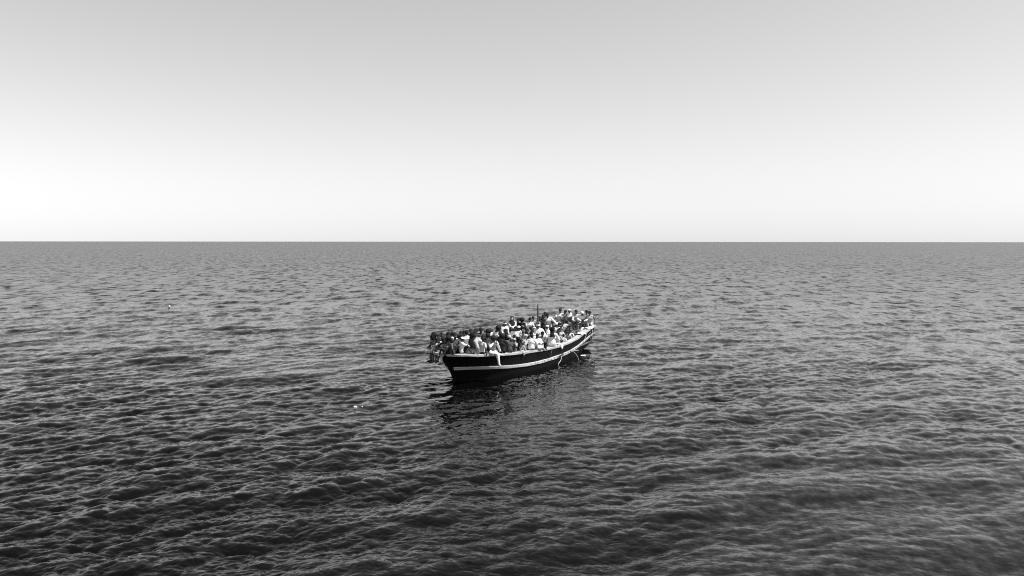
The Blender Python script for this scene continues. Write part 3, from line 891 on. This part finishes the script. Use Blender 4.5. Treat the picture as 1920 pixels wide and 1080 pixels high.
PEOPLE = [   # x, y, support height, facing, pose, size, skin, top, lower clothes, head, label, shoes
    (-3.52, 37.95, 1.308, -92, 'edge_lean', 0.90, 'skin_a', ('long', 'dark'), ('trousers', 'pale'), [('short', 'hair_black')], 'outermost person at the bow in dark top, white shoes hanging over water', 'shoe_light'),
    (-3.36, 38.05, 1.291, -62, 'edge_lean', 1.11, 'skin_b', ('long', 'dark'), ('trousers', 'grey'), [('afro', 'hair_black')], 'full-haired person in dark top and grey jeans, legs hanging off the bow', 'shoe_dark'),
    (-3.29, 37.33, 1.289, -60, 'floor_turn', 1.02, 'skin_a', ('long', 'black'), ('trousers', 'grey'), [('short', 'hair_black')], 'person in black seated second row behind the full-haired one at the bow', 'shoe_dark'),
    (-3.15, 36.97, 1.373, -58, 'edge_lean', 0.90, 'skin_b', ('tee', 'white'), ('trousers', 'grey'), [('short', 'hair_black')], 'bent person in white tee at the bow tip, jeans hanging over the stem', 'shoe_dark'),
    (-3.27, 38.35, 1.266, -20, 'floor_turn', 0.99, 'skin_a', ('long', 'grey'), ('trousers', 'dark'), [('short', 'hair_black')], 'person in grey with collar turned, far side of the bow behind the black-clad one', None),
    (-2.93, 36.67, 1.329, -48, 'perch', 0.99, 'skin_a', ('long', 'black'), ('trousers', 'pale'), [('short', 'hair_black')], 'person in black leaning left, one pale trouser leg hanging beside the stem', 'shoe_dark'),
    (-3.12, 38.80, 1.229, 10, 'floor', 0.97, 'skin_a', ('long', 'dark'), ('trousers', 'dark'), [('afro', 'hair_black')], 'frontal person in dark clothes, full hair, far rail near the bow', None),
    (-2.81, 36.16, 1.350, 150, 'prop', 0.98, 'skin_a', ('tee', 'mottled'), ('trousers', 'grey'), [('afro', 'hair_black')], 'back of person in mottled grey tee propping a bare arm on the bow rail', None),
    (-2.98, 39.22, 1.194, 170, 'floor_turn', 0.99, 'skin_a', ('tee', 'white'), ('trousers', 'dark'), [('lowcut', 'hair_black')], 'close-cropped head from behind over white tee, left part of the far rail', None),
    (-2.62, 36.95, 1.290, 20, 'floor', 1.13, 'skin_b', ('long', 'dim'), ('trousers', 'dark'), [('short', 'hair_black')], 'person facing the camera in dim jacket with pale piping, seated left of the white cap', None),
    (-2.72, 36.03, 1.350, 160, 'floor', 0.83, 'skin_a', ('tee', 'dim'), ('trousers', 'black'), [('short', 'hair_black')], 'small dim-clad back on the bow rail left of the pale-piped jacket', None),
    (-2.36, 37.45, 1.237, 165, 'floor', 1.04, 'skin_a', ('tee', 'dim'), ('trousers', 'dark'), [('short', 'hair_black')], 'back in plain dim tee just behind the white-capped person on the bow rail', None),
    (-2.49, 37.95, 1.206, 30, 'floor_turn', 1.03, 'skin_a', ('long', 'dark'), ('trousers', 'dark'), [('short', 'hair_black')], 'dark head wedged left of the dim-tee back near the bow', None),
    (-2.58, 40.20, 1.127, -20, 'floor', 1.01, 'skin_b', ('tee', 'white'), ('trousers', 'dark'), [('short', 'hair_black')], 'person in white tee on the far rail, above the white cap to its left', None),
    (-2.38, 40.69, 1.096, 10, 'floor_turn', 1.04, 'skin_a', ('long', 'dim'), ('trousers', 'dark'), [('short', 'hair_black')], 'dark-clad person on the far rail directly above the white cap', None),
    (-2.27, 36.26, 1.394, 110, 'floor', 0.87, 'skin_a', ('loose', 'white'), ('shorts', 'black'), [('short', 'hair_black'), ('cap', 'white')], 'person in white cap and white shirt squatting sideways on the bow rail', None),
    (-2.22, 40.10, 1.062, 175, 'floor', 1.13, 'skin_a', ('loose', 'white'), ('trousers', 'dark'), [('short', 'hair_black')], 'broad plain white back behind the black-veiled person', None),
    (-2.13, 41.23, 1.066, 0, 'edge', 1.07, 'skin_a', ('long', 'dark'), ('trousers', 'dark'), [('short', 'hair_black')], 'left one of two dark heads on the far rail above the black veil', None),
    (-1.92, 41.67, 1.044, -10, 'edge_turn', 1.07, 'skin_b', ('long', 'dim'), ('trousers', 'dark'), [('short', 'hair_black')], 'right one of two dark heads on the far rail above the black veil', None),
    (-1.90, 36.47, 1.298, 165, 'floor_turn', 1.18, 'skin_a', ('loose', 'light'), ('trousers', 'dark'), [('veil', 'black')], 'person in long black veil and light grey jacket seated on the near rail', None),
    (-1.76, 39.29, 1.092, 5, 'floor', 1.17, 'skin_a', ('tee', 'flowered'), ('trousers', 'dark'), [('short', 'hair_black')], 'person in flowered top between the black veil and the grey knit cap', None),
    (-1.70, 42.16, 1.019, 15, 'edge', 1.09, 'skin_a', ('long', 'dim'), ('trousers', 'dark'), [('short', 'hair_black')], 'bare-headed person on the far rail just left of the grey knit cap', None),
    (-1.72, 42.10, 1.022, 150, 'hunch', 1.18, 'skin_a', ('long', 'black'), ('trousers', 'dark'), [('knit', 'grey')], 'person in grey knit cap with black cloth over the shoulders', None),
    (-1.87, 38.55, 1.139, 120, 'hunch', 1.18, 'skin_a', ('loose', 'pinstriped'), ('trousers', 'dark'), [('short', 'hair_black')], 'person bent forward in white pinstriped shirt below the black shoulders', None),
    (-1.39, 36.77, 1.310, 150, 'floor_turn', 0.89, 'skin_b', ('tee', 'pale'), ('trousers', 'dark'), [('lowcut', 'hair_black')], 'pale grey tee back with cropped hair, on the near rail beside the dangling leg', None),
    (-1.23, 41.09, 0.560, 165, 'kneel', 1.13, 'skin_a', ('tee', 'dark'), ('trousers', 'dark'), [('afro', 'hair_black')], 'back in dark tee with thick black hair, behind the one with dangling leg', None),
    (-1.17, 43.20, 0.988, 170, 'edge_turn', 0.98, 'skin_a', ('vest', 'white'), ('trousers', 'dark'), [('greyhair', 'hair_grey')], 'person in white vest with greyish hair on the far rail', None),
    (-0.91, 37.33, 1.249, 15, 'perch', 1.05, 'skin_a', ('long', 'white', 'grey'), ('trousers', 'white'), [('afro', 'hair_black')], 'person in grey waistcoat and white trousers, one leg dangling over the black side', 'shoe_light'),
    (-0.82, 42.56, 0.560, 160, 'kneel', 1.15, 'skin_a', ('tee', 'white'), ('trousers', 'dark'), [('afro', 'hair_black')], 'narrow white tee back with thick hair, above the dangling-leg sitter', None),
    (-0.65, 44.17, 0.991, 0, 'edge', 1.07, 'skin_a', ('long', 'dark'), ('trousers', 'dark'), [('short', 'hair_black')], 'dark face on the far rail left of the white headband', None),
    (-0.38, 43.79, 0.560, 30, 'stand', 0.90, 'skin_a', ('loose', 'white'), ('trousers', 'dim'), [('short', 'hair_black'), ('band', 'white')], 'tall person in white shirt with white band over the brow', None),
    (-0.53, 44.41, 0.994, 20, 'edge', 1.04, 'skin_a', ('tee', 'light'), ('trousers', 'dark'), [('short', 'hair_black')], 'half-hidden head on the far rail immediately behind the white headband', None),
    (-0.37, 42.15, 0.560, 0, 'kneel', 1.10, 'skin_b', ('long', 'white', 'black'), ('trousers', 'dark'), [('short', 'hair_black')], 'person in open black jacket over white shirt, facing the camera', None),
    (-0.47, 37.88, 1.193, 165, 'floor', 1.03, 'skin_a', ('tee', 'dark'), ('trousers', 'black'), [('afro', 'hair_black')], 'broad dark tee back with bushy hair on the near rail', None),
    (-0.64, 41.06, 0.560, 20, 'kneel', 1.07, 'skin_a', ('long', 'black'), ('trousers', 'dark'), [('short', 'hair_black')], 'dark figure squeezed behind the broad dark tee back', None),
    (-0.09, 40.95, 0.560, 170, 'kneel', 0.92, 'skin_a', ('long', 'grey'), ('trousers', 'dark'), [('knit', 'pale')], 'person in pale round knit cap near the middle of the boat', None),
    (-0.12, 38.38, 1.153, 160, 'hunch', 0.86, 'skin_a', ('loose', 'dim'), ('trousers', 'black'), [('lowcut', 'hair_black')], 'hunched person in dim hooded jacket, head bowed, on the near rail', None),
    (0.10, 45.19, 0.560, 5, 'hold', 1.01, 'skin_d', ('long', 'white', 'dark'), ('skirt', 'dark'), [('scarf', 'dark')], 'standing person in dark headscarf and white sleeves, holding a child', None),
    (0.10, 45.05, 1.354, 0, 'floor', 0.60, 'skin_a', ('tee', 'dark'), ('shorts', 'dark'), [('lowcut', 'hair_black')], 'child held in the arms of the standing headscarfed person', None),
    (0.29, 45.84, 0.560, -20, 'stand', 0.90, 'skin_a', ('long', 'dark'), ('trousers', 'dark'), [('short', 'hair_black')], 'head peeping out over the right shoulder of the standing headscarfed person', None),
    (0.17, 43.96, 0.560, 0, 'kneel', 1.04, 'skin_a', ('loose', 'white', 'pale'), ('trousers', 'dark'), [('short', 'hair_black')], 'person in open white jacket facing us, just below the held child', None),
    (0.52, 44.00, 0.560, -60, 'kneel', 1.05, 'skin_a', ('loose', 'white'), ('trousers', 'dark'), [('short', 'hair_black'), ('cap', 'white')], 'person in white cap and white shirt stretching forward, middle of the boat', None),
    (0.25, 41.37, 0.560, -10, 'kneel', 0.90, 'skin_b', ('long', 'black'), ('trousers', 'dark'), [('wrap', 'pale')], 'person with pale wound cloth on the head, right of the pale knit cap', None),
    (0.08, 41.83, 0.560, 0, 'kneel', 0.88, 'skin_a', ('long', 'dim'), ('trousers', 'dark'), [('short', 'hair_black')], 'dark face between the pale knit cap and the pale wound head cloth', None),
    (0.13, 40.24, 0.560, 10, 'kneel', 0.86, 'skin_a', ('dress', 'flowered'), None, [('scarf', 'flowered')], 'person in flowered headscarf and dress behind the hunched one', None),
    (0.35, 40.73, 0.560, 170, 'kneel', 0.86, 'skin_a', ('long', 'black'), ('trousers', 'dark'), [('scarf', 'black')], 'black headscarf from behind, beside the flowered headscarf', None),
    (0.34, 39.66, 1.016, 120, 'floor_turn', 0.73, 'skin_b', ('tee', 'dark'), ('trousers', 'light'), [('short', 'hair_black')], 'dark-clad child leaning on the near rail left of the white long-sleeved back', None),
    (0.62, 43.03, 0.560, 175, 'kneel', 0.97, 'skin_a', ('loose', 'pale'), ('trousers', 'dark'), [('scarf', 'mottled')], 'pale grey back under mottled headscarf, centre of the boat', None),
    (0.58, 45.44, 0.560, 170, 'stand', 0.91, 'skin_a', ('long', 'black'), ('trousers', 'dark'), [('bigafro', 'hair_black')], 'person seen from behind with the biggest round black hair', None),
    (0.58, 44.40, 0.560, 150, 'kneel', 1.04, 'skin_b', ('long', 'dim'), ('trousers', 'dark'), [('short', 'hair_black'), ('cap', 'grey')], 'person in grey peaked cap below the biggest round hair', None),
    (1.01, 46.95, 1.210, 10, 'edge', 0.95, 'skin_c', ('tee', 'white'), ('trousers', 'dark'), [('short', 'hair_black'), ('knit', 'black')], 'person in black cap and white tee on the far rail left of the mast', None),
    (1.31, 47.41, 1.276, 0, 'edge', 0.93, 'skin_a', ('tee', 'light'), ('trousers', 'dark'), [('short', 'hair_black')], 'bare-headed person in light tee on the far rail next to the mast', None),
    (0.73, 43.42, 0.560, 40, 'kneel', 0.97, 'skin_a', ('loose', 'black', 'white'), ('trousers', 'black'), [('scarf', 'black')], 'person in black headscarf with white front, left of the light tee by the mast', None),
    (1.01, 45.09, 0.560, 165, 'kneel', 0.93, 'skin_a', ('loose', 'light'), ('trousers', 'dark'), [('lowcut', 'hair_black')], 'light grey shirt back with cropped hair below the black cap', None),
    (1.19, 44.74, 0.560, 0, 'kneel', 0.94, 'skin_b', ('robe', 'black'), None, [('scarf', 'pale')], 'person in pale headscarf and black robe in front of the mast', None),
    (1.14, 42.81, 0.560, 10, 'kneel', 1.02, 'skin_a', ('long', 'black', 'white'), ('trousers', 'dark'), [('short', 'hair_black')], 'dark person with white-edged collar behind the dark peaked cap', None),
    (1.49, 44.12, 0.560, 0, 'kneel', 1.17, 'skin_a', ('loose', 'white'), ('trousers', 'dark'), [('short', 'hair_black'), ('band', 'white')], 'person with thin white headband in white shirt at the mast foot', None),
    (1.68, 47.39, 0.560, 0, 'stand', 0.88, 'skin_a', ('long', 'dark'), ('trousers', 'dark'), [('short', 'hair_black')], 'dark head immediately right of the mast', None),
    (1.85, 47.56, 0.560, 10, 'stand', 0.93, 'skin_a', ('long', 'dark'), ('trousers', 'dark'), [('short', 'hair_black')], 'second dark head right of the mast', None),
    (2.01, 48.02, 0.560, -10, 'stand', 1.00, 'skin_a', ('long', 'dim'), ('trousers', 'dark'), [('short', 'hair_black')], 'head just behind the left shoulder of the white-clad reaching one', None),
    (2.20, 47.30, 0.560, 5, 'reach', 1.06, 'skin_b', ('loose', 'white'), ('trousers', 'white'), [('short', 'hair_black')], 'standing person all in white stretching one arm down to the right', None),
    (1.90, 47.13, 0.560, 0, 'kneel', 1.15, 'skin_a', ('long', 'dark'), ('trousers', 'dark'), [('short', 'hair_black')], 'dark-clad person crouching between mast and the white-clad reaching one', None),
    (0.96, 40.04, 1.047, 160, 'edge_turn', 0.93, 'skin_a', ('loose', 'white'), ('trousers', 'dark'), [('short', 'hair_black'), ('cap', 'dark')], 'white long-sleeved back with dark peaked cap on the near rail', None),
    (1.30, 40.70, 1.016, 25, 'floor', 0.90, 'skin_a', ('robe', 'white'), None, [('lowcut', 'hair_black')], 'person in long white robe facing outward on the near rail', None),
    (1.54, 41.13, 1.002, 10, 'floor', 0.99, 'skin_a', ('loose', 'mottled'), ('trousers', 'dark'), [('short', 'hair_black'), ('cap', 'black')], 'person in black cap and mottled shirt facing us on the near rail', None),
    (1.99, 45.55, 0.560, 10, 'kneel', 0.97, 'skin_a', ('robe', 'black'), None, [('scarf', 'white')], 'person in black robe with white headscarf, centre right', None),
    (2.08, 41.95, 0.982, 165, 'edge_turn', 1.18, 'skin_a', ('loose', 'white'), ('trousers', 'pale'), [('scarf', 'black')], 'large white-shirted back under black head cover on the near rail', None),
    (2.50, 48.06, 0.560, 20, 'kneel', 1.11, 'skin_a', ('long', 'grey'), ('trousers', 'dark'), [('short', 'hair_black')], 'head under the outstretched white arm', None),
    (2.40, 47.46, 0.560, -10, 'kneel', 1.02, 'skin_b', ('long', 'dim'), ('trousers', 'dark'), [('short', 'hair_black')], 'grey-lit face below the reaching white sleeve', None),
    (2.54, 47.38, 0.560, 15, 'kneel', 1.00, 'skin_a', ('tee', 'grey'), ('trousers', 'dark'), [('short', 'hair_black')], 'dark face right below the hand of the reaching one', None),
    (2.62, 46.70, 0.560, 170, 'kneel', 0.96, 'skin_a', ('loose', 'white'), ('trousers', 'dark'), [('wrap', 'white')], 'white head cloth and white shirt seen from behind, right of centre', None),
    (2.79, 46.84, 0.560, 0, 'kneel', 0.98, 'skin_a', ('long', 'light'), ('trousers', 'dark'), [('short', 'hair_black')], 'dark face just right of the white head cloth', None),
    (2.90, 46.33, 0.560, 0, 'kneel', 0.96, 'skin_b', ('long', 'grey'), ('trousers', 'dark'), [('afro', 'hair_black'), ('band', 'pale')], 'bushy-haired person with pale band in the stern crowd', None),
    (3.10, 48.03, 0.560, 0, 'kneel', 1.04, 'skin_a', ('tee', 'pale'), ('trousers', 'dark'), [('short', 'hair_black')], 'face at the feet of the two leftmost stern sitters', None),
    (3.24, 46.56, 0.560, -10, 'kneel', 0.89, 'skin_c', ('dress', 'mottled'), None, [('scarf', 'light')], 'person in light headscarf in the stern crowd', None),
    (3.38, 46.17, 0.560, 0, 'kneel', 0.91, 'skin_a', ('vest', 'light'), ('trousers', 'dark'), [('short', 'hair_black')], 'round-faced person in light vest facing us in the stern crowd', None),
    (3.53, 46.01, 0.560, 5, 'kneel', 0.92, 'skin_a', ('tee', 'light'), ('trousers', 'dark'), [('short', 'hair_black')], 'dark face next to the light vest, second of the stern crowd row', None),
    (3.71, 46.07, 0.560, -5, 'kneel', 0.92, 'skin_a', ('tee', 'grey'), ('trousers', 'dark'), [('short', 'hair_black')], 'dark face third right from the light vest in the stern crowd', None),
    (3.69, 47.21, 0.560, 0, 'kneel', 1.00, 'skin_a', ('tee', 'pale'), ('trousers', 'dark'), [('short', 'hair_black')], 'face under the knees of the striped-skirt stern sitter', None),
    (3.84, 47.16, 0.560, 20, 'kneel', 1.04, 'skin_a', ('long', 'grey'), ('trousers', 'dark'), [('short', 'hair_black')], 'dark head left of the white robe hem at the stern', None),
    (3.99, 46.92, 0.560, -10, 'kneel', 0.96, 'skin_a', ('tee', 'white'), ('trousers', 'dark'), [('short', 'hair_black')], 'person in white tee below the white robe hem', None),
    (3.91, 46.36, 0.560, 0, 'kneel', 0.86, 'skin_b', ('tee', 'light'), ('trousers', 'dark'), [('short', 'hair_black')], 'face above the white bundle on the stern rail', None),
    (3.77, 46.13, 0.560, -15, 'kneel', 0.77, 'skin_a', ('tee', 'grey'), ('trousers', 'dark'), [('short', 'hair_black')], 'dark face left of the white bundle on the stern rail', None),
    (3.64, 45.51, 0.560, 0, 'kneel', 0.70, 'skin_a', ('tee', 'mottled'), ('shorts', 'dark'), [('lowcut', 'hair_black')], 'child with dark face just behind the rail under the stern crowd', None),
    (3.43, 45.13, 0.560, 0, 'kneel', 0.59, 'skin_a', ('tee', 'chequered'), ('shorts', 'dark'), [('lowcut', 'hair_black')], 'lowest child face, chequered top, peering over the near rail', None),
    (3.08, 45.55, 0.560, 10, 'floor', 1.13, 'skin_b', ('loose', 'chequered'), ('trousers', 'dark'), [('short', 'hair_black')], 'person in chequered shirt in front of the light headscarf', None),
    (3.24, 44.99, 0.560, -30, 'kneel', 0.70, 'skin_a', ('long', 'light'), ('trousers', 'grey'), [('short', 'hair_black')], 'person in light top seated low between chequered shirt and near rail', None),
    (2.78, 43.73, 0.560, 150, 'kneel', 0.71, 'skin_a', ('dress', 'white'), None, [('lowcut', 'hair_black')], 'child in white dress by the near rail right of the large white back', None),
    (2.51, 43.52, 0.560, 165, 'kneel', 0.81, 'skin_a', ('tee', 'light'), ('trousers', 'dark'), [('short', 'hair_black')], 'light grey back tucked right of the large white back', None),
    (4.20, 47.37, 0.560, 0, 'kneel', 1.09, 'skin_b', ('tee', 'dark'), ('shorts', 'dark'), [('lowcut', 'hair_black')], 'child standing against the lap of the white-robed stern sitter', None),
    (4.25, 47.28, 0.560, -10, 'kneel', 0.85, 'skin_a', ('tee', 'grey'), ('trousers', 'dark'), [('short', 'hair_black')], 'left of the two faces under the stern sitters beside the rail', None),
    (4.38, 47.31, 0.560, 10, 'kneel', 0.89, 'skin_a', ('tee', 'light'), ('trousers', 'dark'), [('short', 'hair_black')], 'right of the two faces under the stern sitters beside the rail', None),
    (4.11, 46.93, 0.560, -30, 'kneel', 0.74, 'skin_b', ('loose', 'white'), ('trousers', 'grey'), [('short', 'hair_black')], 'person in white squeezed behind the white bundle on the stern rail', None),
    (2.93, 49.23, 1.478, 0, 'edge', 1.02, 'skin_a', ('tee', 'white'), ('skirt', 'striped'), [('short', 'hair_black')], 'leftmost of the stern row, white tee and striped lap cloth', None),
    (3.21, 49.08, 1.478, 10, 'edge_turn', 0.97, 'skin_a', ('tee', 'light'), ('trousers', 'dim'), [('short', 'hair_black')], 'second of the stern row from the left, light grey top', None),
    (3.57, 48.89, 1.478, 0, 'edge', 1.03, 'skin_a', ('dress', 'grey'), None, [('scarf', 'white')], 'stern sitter in grey dress with white headscarf', None),
    (3.94, 48.69, 1.478, 10, 'edge', 1.01, 'skin_a', ('long', 'white', 'light'), ('skirt', 'chequered'), [('short', 'hair_black')], 'stern sitter in white cardigan and chequered skirt', None),
    (4.22, 48.54, 1.478, 0, 'edge_lean', 1.04, 'skin_a', ('robe', 'white'), None, [('short', 'hair_black'), ('knit', 'white')], 'stern sitter all in white robe with white cap', None),
    (4.55, 48.36, 1.478, -5, 'edge', 1.03, 'skin_a', ('tee', 'white'), ('trousers', 'dark'), [('short', 'hair_black')], 'stern sitter in white tee next to the outer one in dark stripes', None),
    (4.73, 48.26, 1.478, -15, 'edge_turn', 0.98, 'skin_c', ('vest', 'pinstriped'), ('trousers', 'light'), [('short', 'hair_black')], 'outermost stern sitter at the rail corner, sleeveless dark-striped top', None),
    (2.79, 45.16, 0.560, 0, 'kneel', 0.87, 'skin_b', ('long', 'pale'), ('trousers', 'dark'), [('short', 'hair_black')], 'person in pale top between the bushy-haired one and the chequered shirt', None),
    (3.33, 45.34, 0.560, 5, 'kneel', 0.78, 'skin_a', ('tee', 'white'), ('trousers', 'dark'), [('lowcut', 'hair_black')], 'child in white tee below the round-faced one in light vest', None),
    (-0.23, 41.26, 0.560, 10, 'kneel', 1.05, 'skin_a', ('long', 'black'), ('trousers', 'dark'), [('short', 'hair_black')], 'dark figure between open black jacket and pale knit cap', None),
    (-1.19, 38.79, 1.102, 170, 'floor', 1.07, 'skin_a', ('long', 'dim'), ('trousers', 'dark'), [('short', 'hair_black')], 'dim back wedged between the pale grey tee and the dangling-leg sitter', None),
    (-2.98, 36.18, 1.350, -30, 'floor', 0.83, 'skin_a', ('tee', 'grey'), ('trousers', 'dark'), [('lowcut', 'hair_black')], 'small grey-clad person in the bow behind the pale hanging leg', None),
]
for x_, y_, z_, yaw_, pose_, size_, skin_, top_, low_, heads_, label_, shoes_ in PEOPLE:
    person(x_, y_, z_, yaw_ + random.uniform(-6, 6), pose_, size_, skin_, top_, low_, heads_, label_, None, shoes_, (random.uniform(-3, 3), random.uniform(-4, 4)))

# ------------------------------------------------------------------ small things on and round the boat
def tube(name, pts, r, mat, label, cat, n=6):
    """rope through world points, smoothed"""
    pts = np.array(pts, float)
    tt = np.linspace(0, len(pts) - 1, 26)
    P_ = np.stack([herm(np.arange(len(pts), dtype=float), pts[:, k])(tt) for k in range(3)], -1)
    V, Fq = [], []
    for i, c_ in enumerate(P_):
        d = unit(P_[min(i + 1, len(P_) - 1)] - P_[max(i - 1, 0)])
        a = unit(np.cross(d, V3(.3, .8, .5))); b = np.cross(d, a)
        for k in range(n):
            w = 2 * math.pi * k / n + i * .5
            V.append(c_ + (a * math.cos(w) + b * math.sin(w)) * r)
    for i in range(len(P_) - 1):
        for k in range(n):
            Fq.append((i * n + k, i * n + (k + 1) % n, (i + 1) * n + (k + 1) % n, (i + 1) * n + k))
    Fq.append(tuple(range(n))); Fq.append(tuple(range((len(P_) - 1) * n, len(P_) * n)))
    o = link(name, fix(mesh_np(name, V, Fq)), mat)
    return tag(o, label, cat)

def BW(u, v, z): return bpt(u, v, z)
tube('rope', [BW(8.36, 1.93, .44), BW(8.33, 1.965, .30), BW(8.22, 1.96, .15), BW(8.02, 1.94, .03), BW(7.98, 1.94, -.15)], .017, 'rope_white',
     'thick white rope end hanging from the pale side plank into the water', 'rope')
tube('rope', [BW(9.75, 1.90, .50), BW(9.85, 2.0, .44), BW(10.0, 2.10, .28), BW(10.08, 2.18, .06), BW(10.1, 2.19, -.1)], .010, 'rope_white',
     'thin line curving from the wooden peg down to the water', 'rope')
tube('rope', [BW(7.22, 1.93, .95), BW(7.2, 1.935, .8), BW(7.16, 1.91, .65), BW(7.17, 1.90, .5)], .011, 'rope_grey',
     'thin grey cord hanging on the black side below the large white back', 'rope')
tube('rope', [BW(12.3, 1.62, 1.30), BW(12.3, 1.715, 1.27), BW(12.28, 1.70, 1.1), BW(12.15, 1.66, .85), BW(12.05, 1.71, .75)], .014, 'rope_white',
     'pale cord dropping over the side near the stern, past the white bundle', 'rope')
tube('rope', [BW(8.1, 1.935, .40), BW(8.25, 1.945, .45), BW(8.4, 1.94, .42), BW(8.55, 1.93, .50), BW(8.7, 1.925, .47)], .028, 'iron',
     'dark knotted lashing on the pale plank above the thick rope end', 'rope')
# wooden peg sticking out of the side plank
pg = tube('peg', [BW(9.62, 1.84, .50), BW(9.85, 1.93, .50), BW(10.08, 2.05, .49), BW(10.22, 2.12, .485)], .036, 'post_wood',
     'short wooden peg sticking out of the side plank with a thin line tied to it', 'peg', 8)

def cloth_drape(name, u, v, z, wu, reach_in, drop, mat, label, seed):
    """cloth hung over the rail: lies inboard, bends over the edge, hangs in folds"""
    r = np.random.default_rng(seed); n, m = 15, 16
    V, Fq = [], []
    prof = []
    tot = reach_in + drop
    for j in range(m):
        s = j / (m - 1) * tot
        if s < reach_in: prof.append((v - (reach_in - s), z + .02 + .02 * math.sin(s * 20)))
        else: prof.append((v + .075 + .02 * math.sin((s - reach_in) * 9), z - (s - reach_in)))
    ph = r.uniform(0, 6, 4)
    for j, (vv, zz) in enumerate(prof):
        for i in range(n):
            a = i / (n - 1) - .5
            f = .022 * math.sin(a * 17 + ph[0] + j * .12) + .012 * math.sin(a * 31 + ph[1])
            w = wu * (1 - .35 * max(0, j / (m - 1) - .4)) * (1 + .08 * math.sin(j * 1.3 + ph[2]))
            V.append(np.array(bpt(u + a * w + .02 * math.sin(j + ph[3]), vv + (f if j > m * reach_in / tot else 0), zz + (abs(f) if j <= m * reach_in / tot else 0) + (.03 * math.sin(a * 9 + ph[2]) if j == m - 1 else 0))))
    for j in range(m - 1):
        for i in range(n - 1): Fq.append((j * n + i, j * n + i + 1, (j + 1) * n + i + 1, (j + 1) * n + i))
    o = link(name, mesh_np(name, V, Fq), mat)
    md = o.modifiers.new('thick', 'SOLIDIFY'); md.thickness = .014
    return tag(o, label, 'cloth')
cloth_drape('cloth', 8.45, float(fb(8.45)), float(fz(8.45)), .22, .30, .20, 'white', 'white cloth hanging over the near rail right of the large white back', 3)
cloth_drape('rag', 4.32, float(fb(4.32)), float(fz(4.32)), .17, .10, .15, 'light', 'small light rag hanging over the near rail left of the white long-sleeved back', 5)
cloth_drape('cloth', 11.75, float(fb(11.75)), float(fz(11.75)), .80, .26, .03, 'white', 'white bundle of cloth spread on the near rail towards the stern', 8)
cloth_drape('cloth', 13.3, float(fb(13.3)), float(fz(13.3)) , .90, .22, .02, 'pale', 'pale crumpled cloth on the rail beside the outermost stern sitter', 9)

def lump(name, loc, size, mat, label, cat, seed, flat=.5):
    r = np.random.default_rng(seed)
    bm = bmesh.new()
    for k in range(5):
        c_ = Vector((r.uniform(-.6, .6) * size[0], r.uniform(-.5, .5) * size[1], r.uniform(-.1, .25) * size[2]))
        g = bmesh.ops.create_icosphere(bm, subdivisions=2, radius=1.0)
        ph = r.uniform(0, 6, 3)
        for v in g['verts']:
            q = v.co.copy()
            f = 1 + .25 * math.sin(q.x * 4 + ph[0]) * math.sin(q.y * 5 + ph[1]) + .15 * math.sin(q.z * 7 + ph[2])
            k_ = r.uniform(.45, .55)
            v.co = c_ + Vector((q.x * size[0] * f * k_, q.y * size[1] * f * k_, q.z * size[2] * f * flat))
    for f in bm.faces: f.smooth = True
    me = bpy.data.meshes.new(name); bm.to_mesh(me); bm.free()
    o = link(name, me, mat); o.location = loc
    return tag(o, label, cat)
def sea_z(x, y):
    gx, gy, z, _ = sea_displacement(np.array([x]), np.array([y]), np.array([.05])); return float(z[0])
lump('plastic_bag', (-6.13, 30.84, sea_z(-6.13, 30.84) + .05), (.10, .08, .08), 'foam', 'crumpled white plastic bag floating left of the boat in the foreground', 'bag', 4)
lump('plastic_scrap', (-5.86, 31.0, sea_z(-5.86, 31.0) + .02), (.035, .03, .03), 'foam', 'tiny white scrap afloat just right of the crumpled bag', 'litter', 6)
lump('float', (-33.46, 77.9, sea_z(-33.46, 77.9) + .08), (.10, .08, .14), 'foam', 'lone white float far off at the left edge of the sea', 'float', 5, .8)
# foam slab under the stern quarter
bm = bmesh.new(); bmesh.ops.create_cube(bm, size=1.0)
for v in bm.verts: v.co = Vector((v.co.x * .30 * (1 + .2 * v.co.y), v.co.y * .16, v.co.z * .045))
bmesh.ops.bevel(bm, geom=bm.edges[:], offset=.015, segments=2, affect='EDGES')
me = bpy.data.meshes.new('foam_slab'); bm.to_mesh(me); bm.free()
o = link('foam_slab', me, 'foam'); o.location = (4.05, 45.2, sea_z(4.05, 45.2) + .03); o.rotation_euler = (.08, -.05, .15)
tag(o, 'flat white slab floating by the hull under the stern quarter', 'litter')

bpy.data.scenes.remove(WORK)
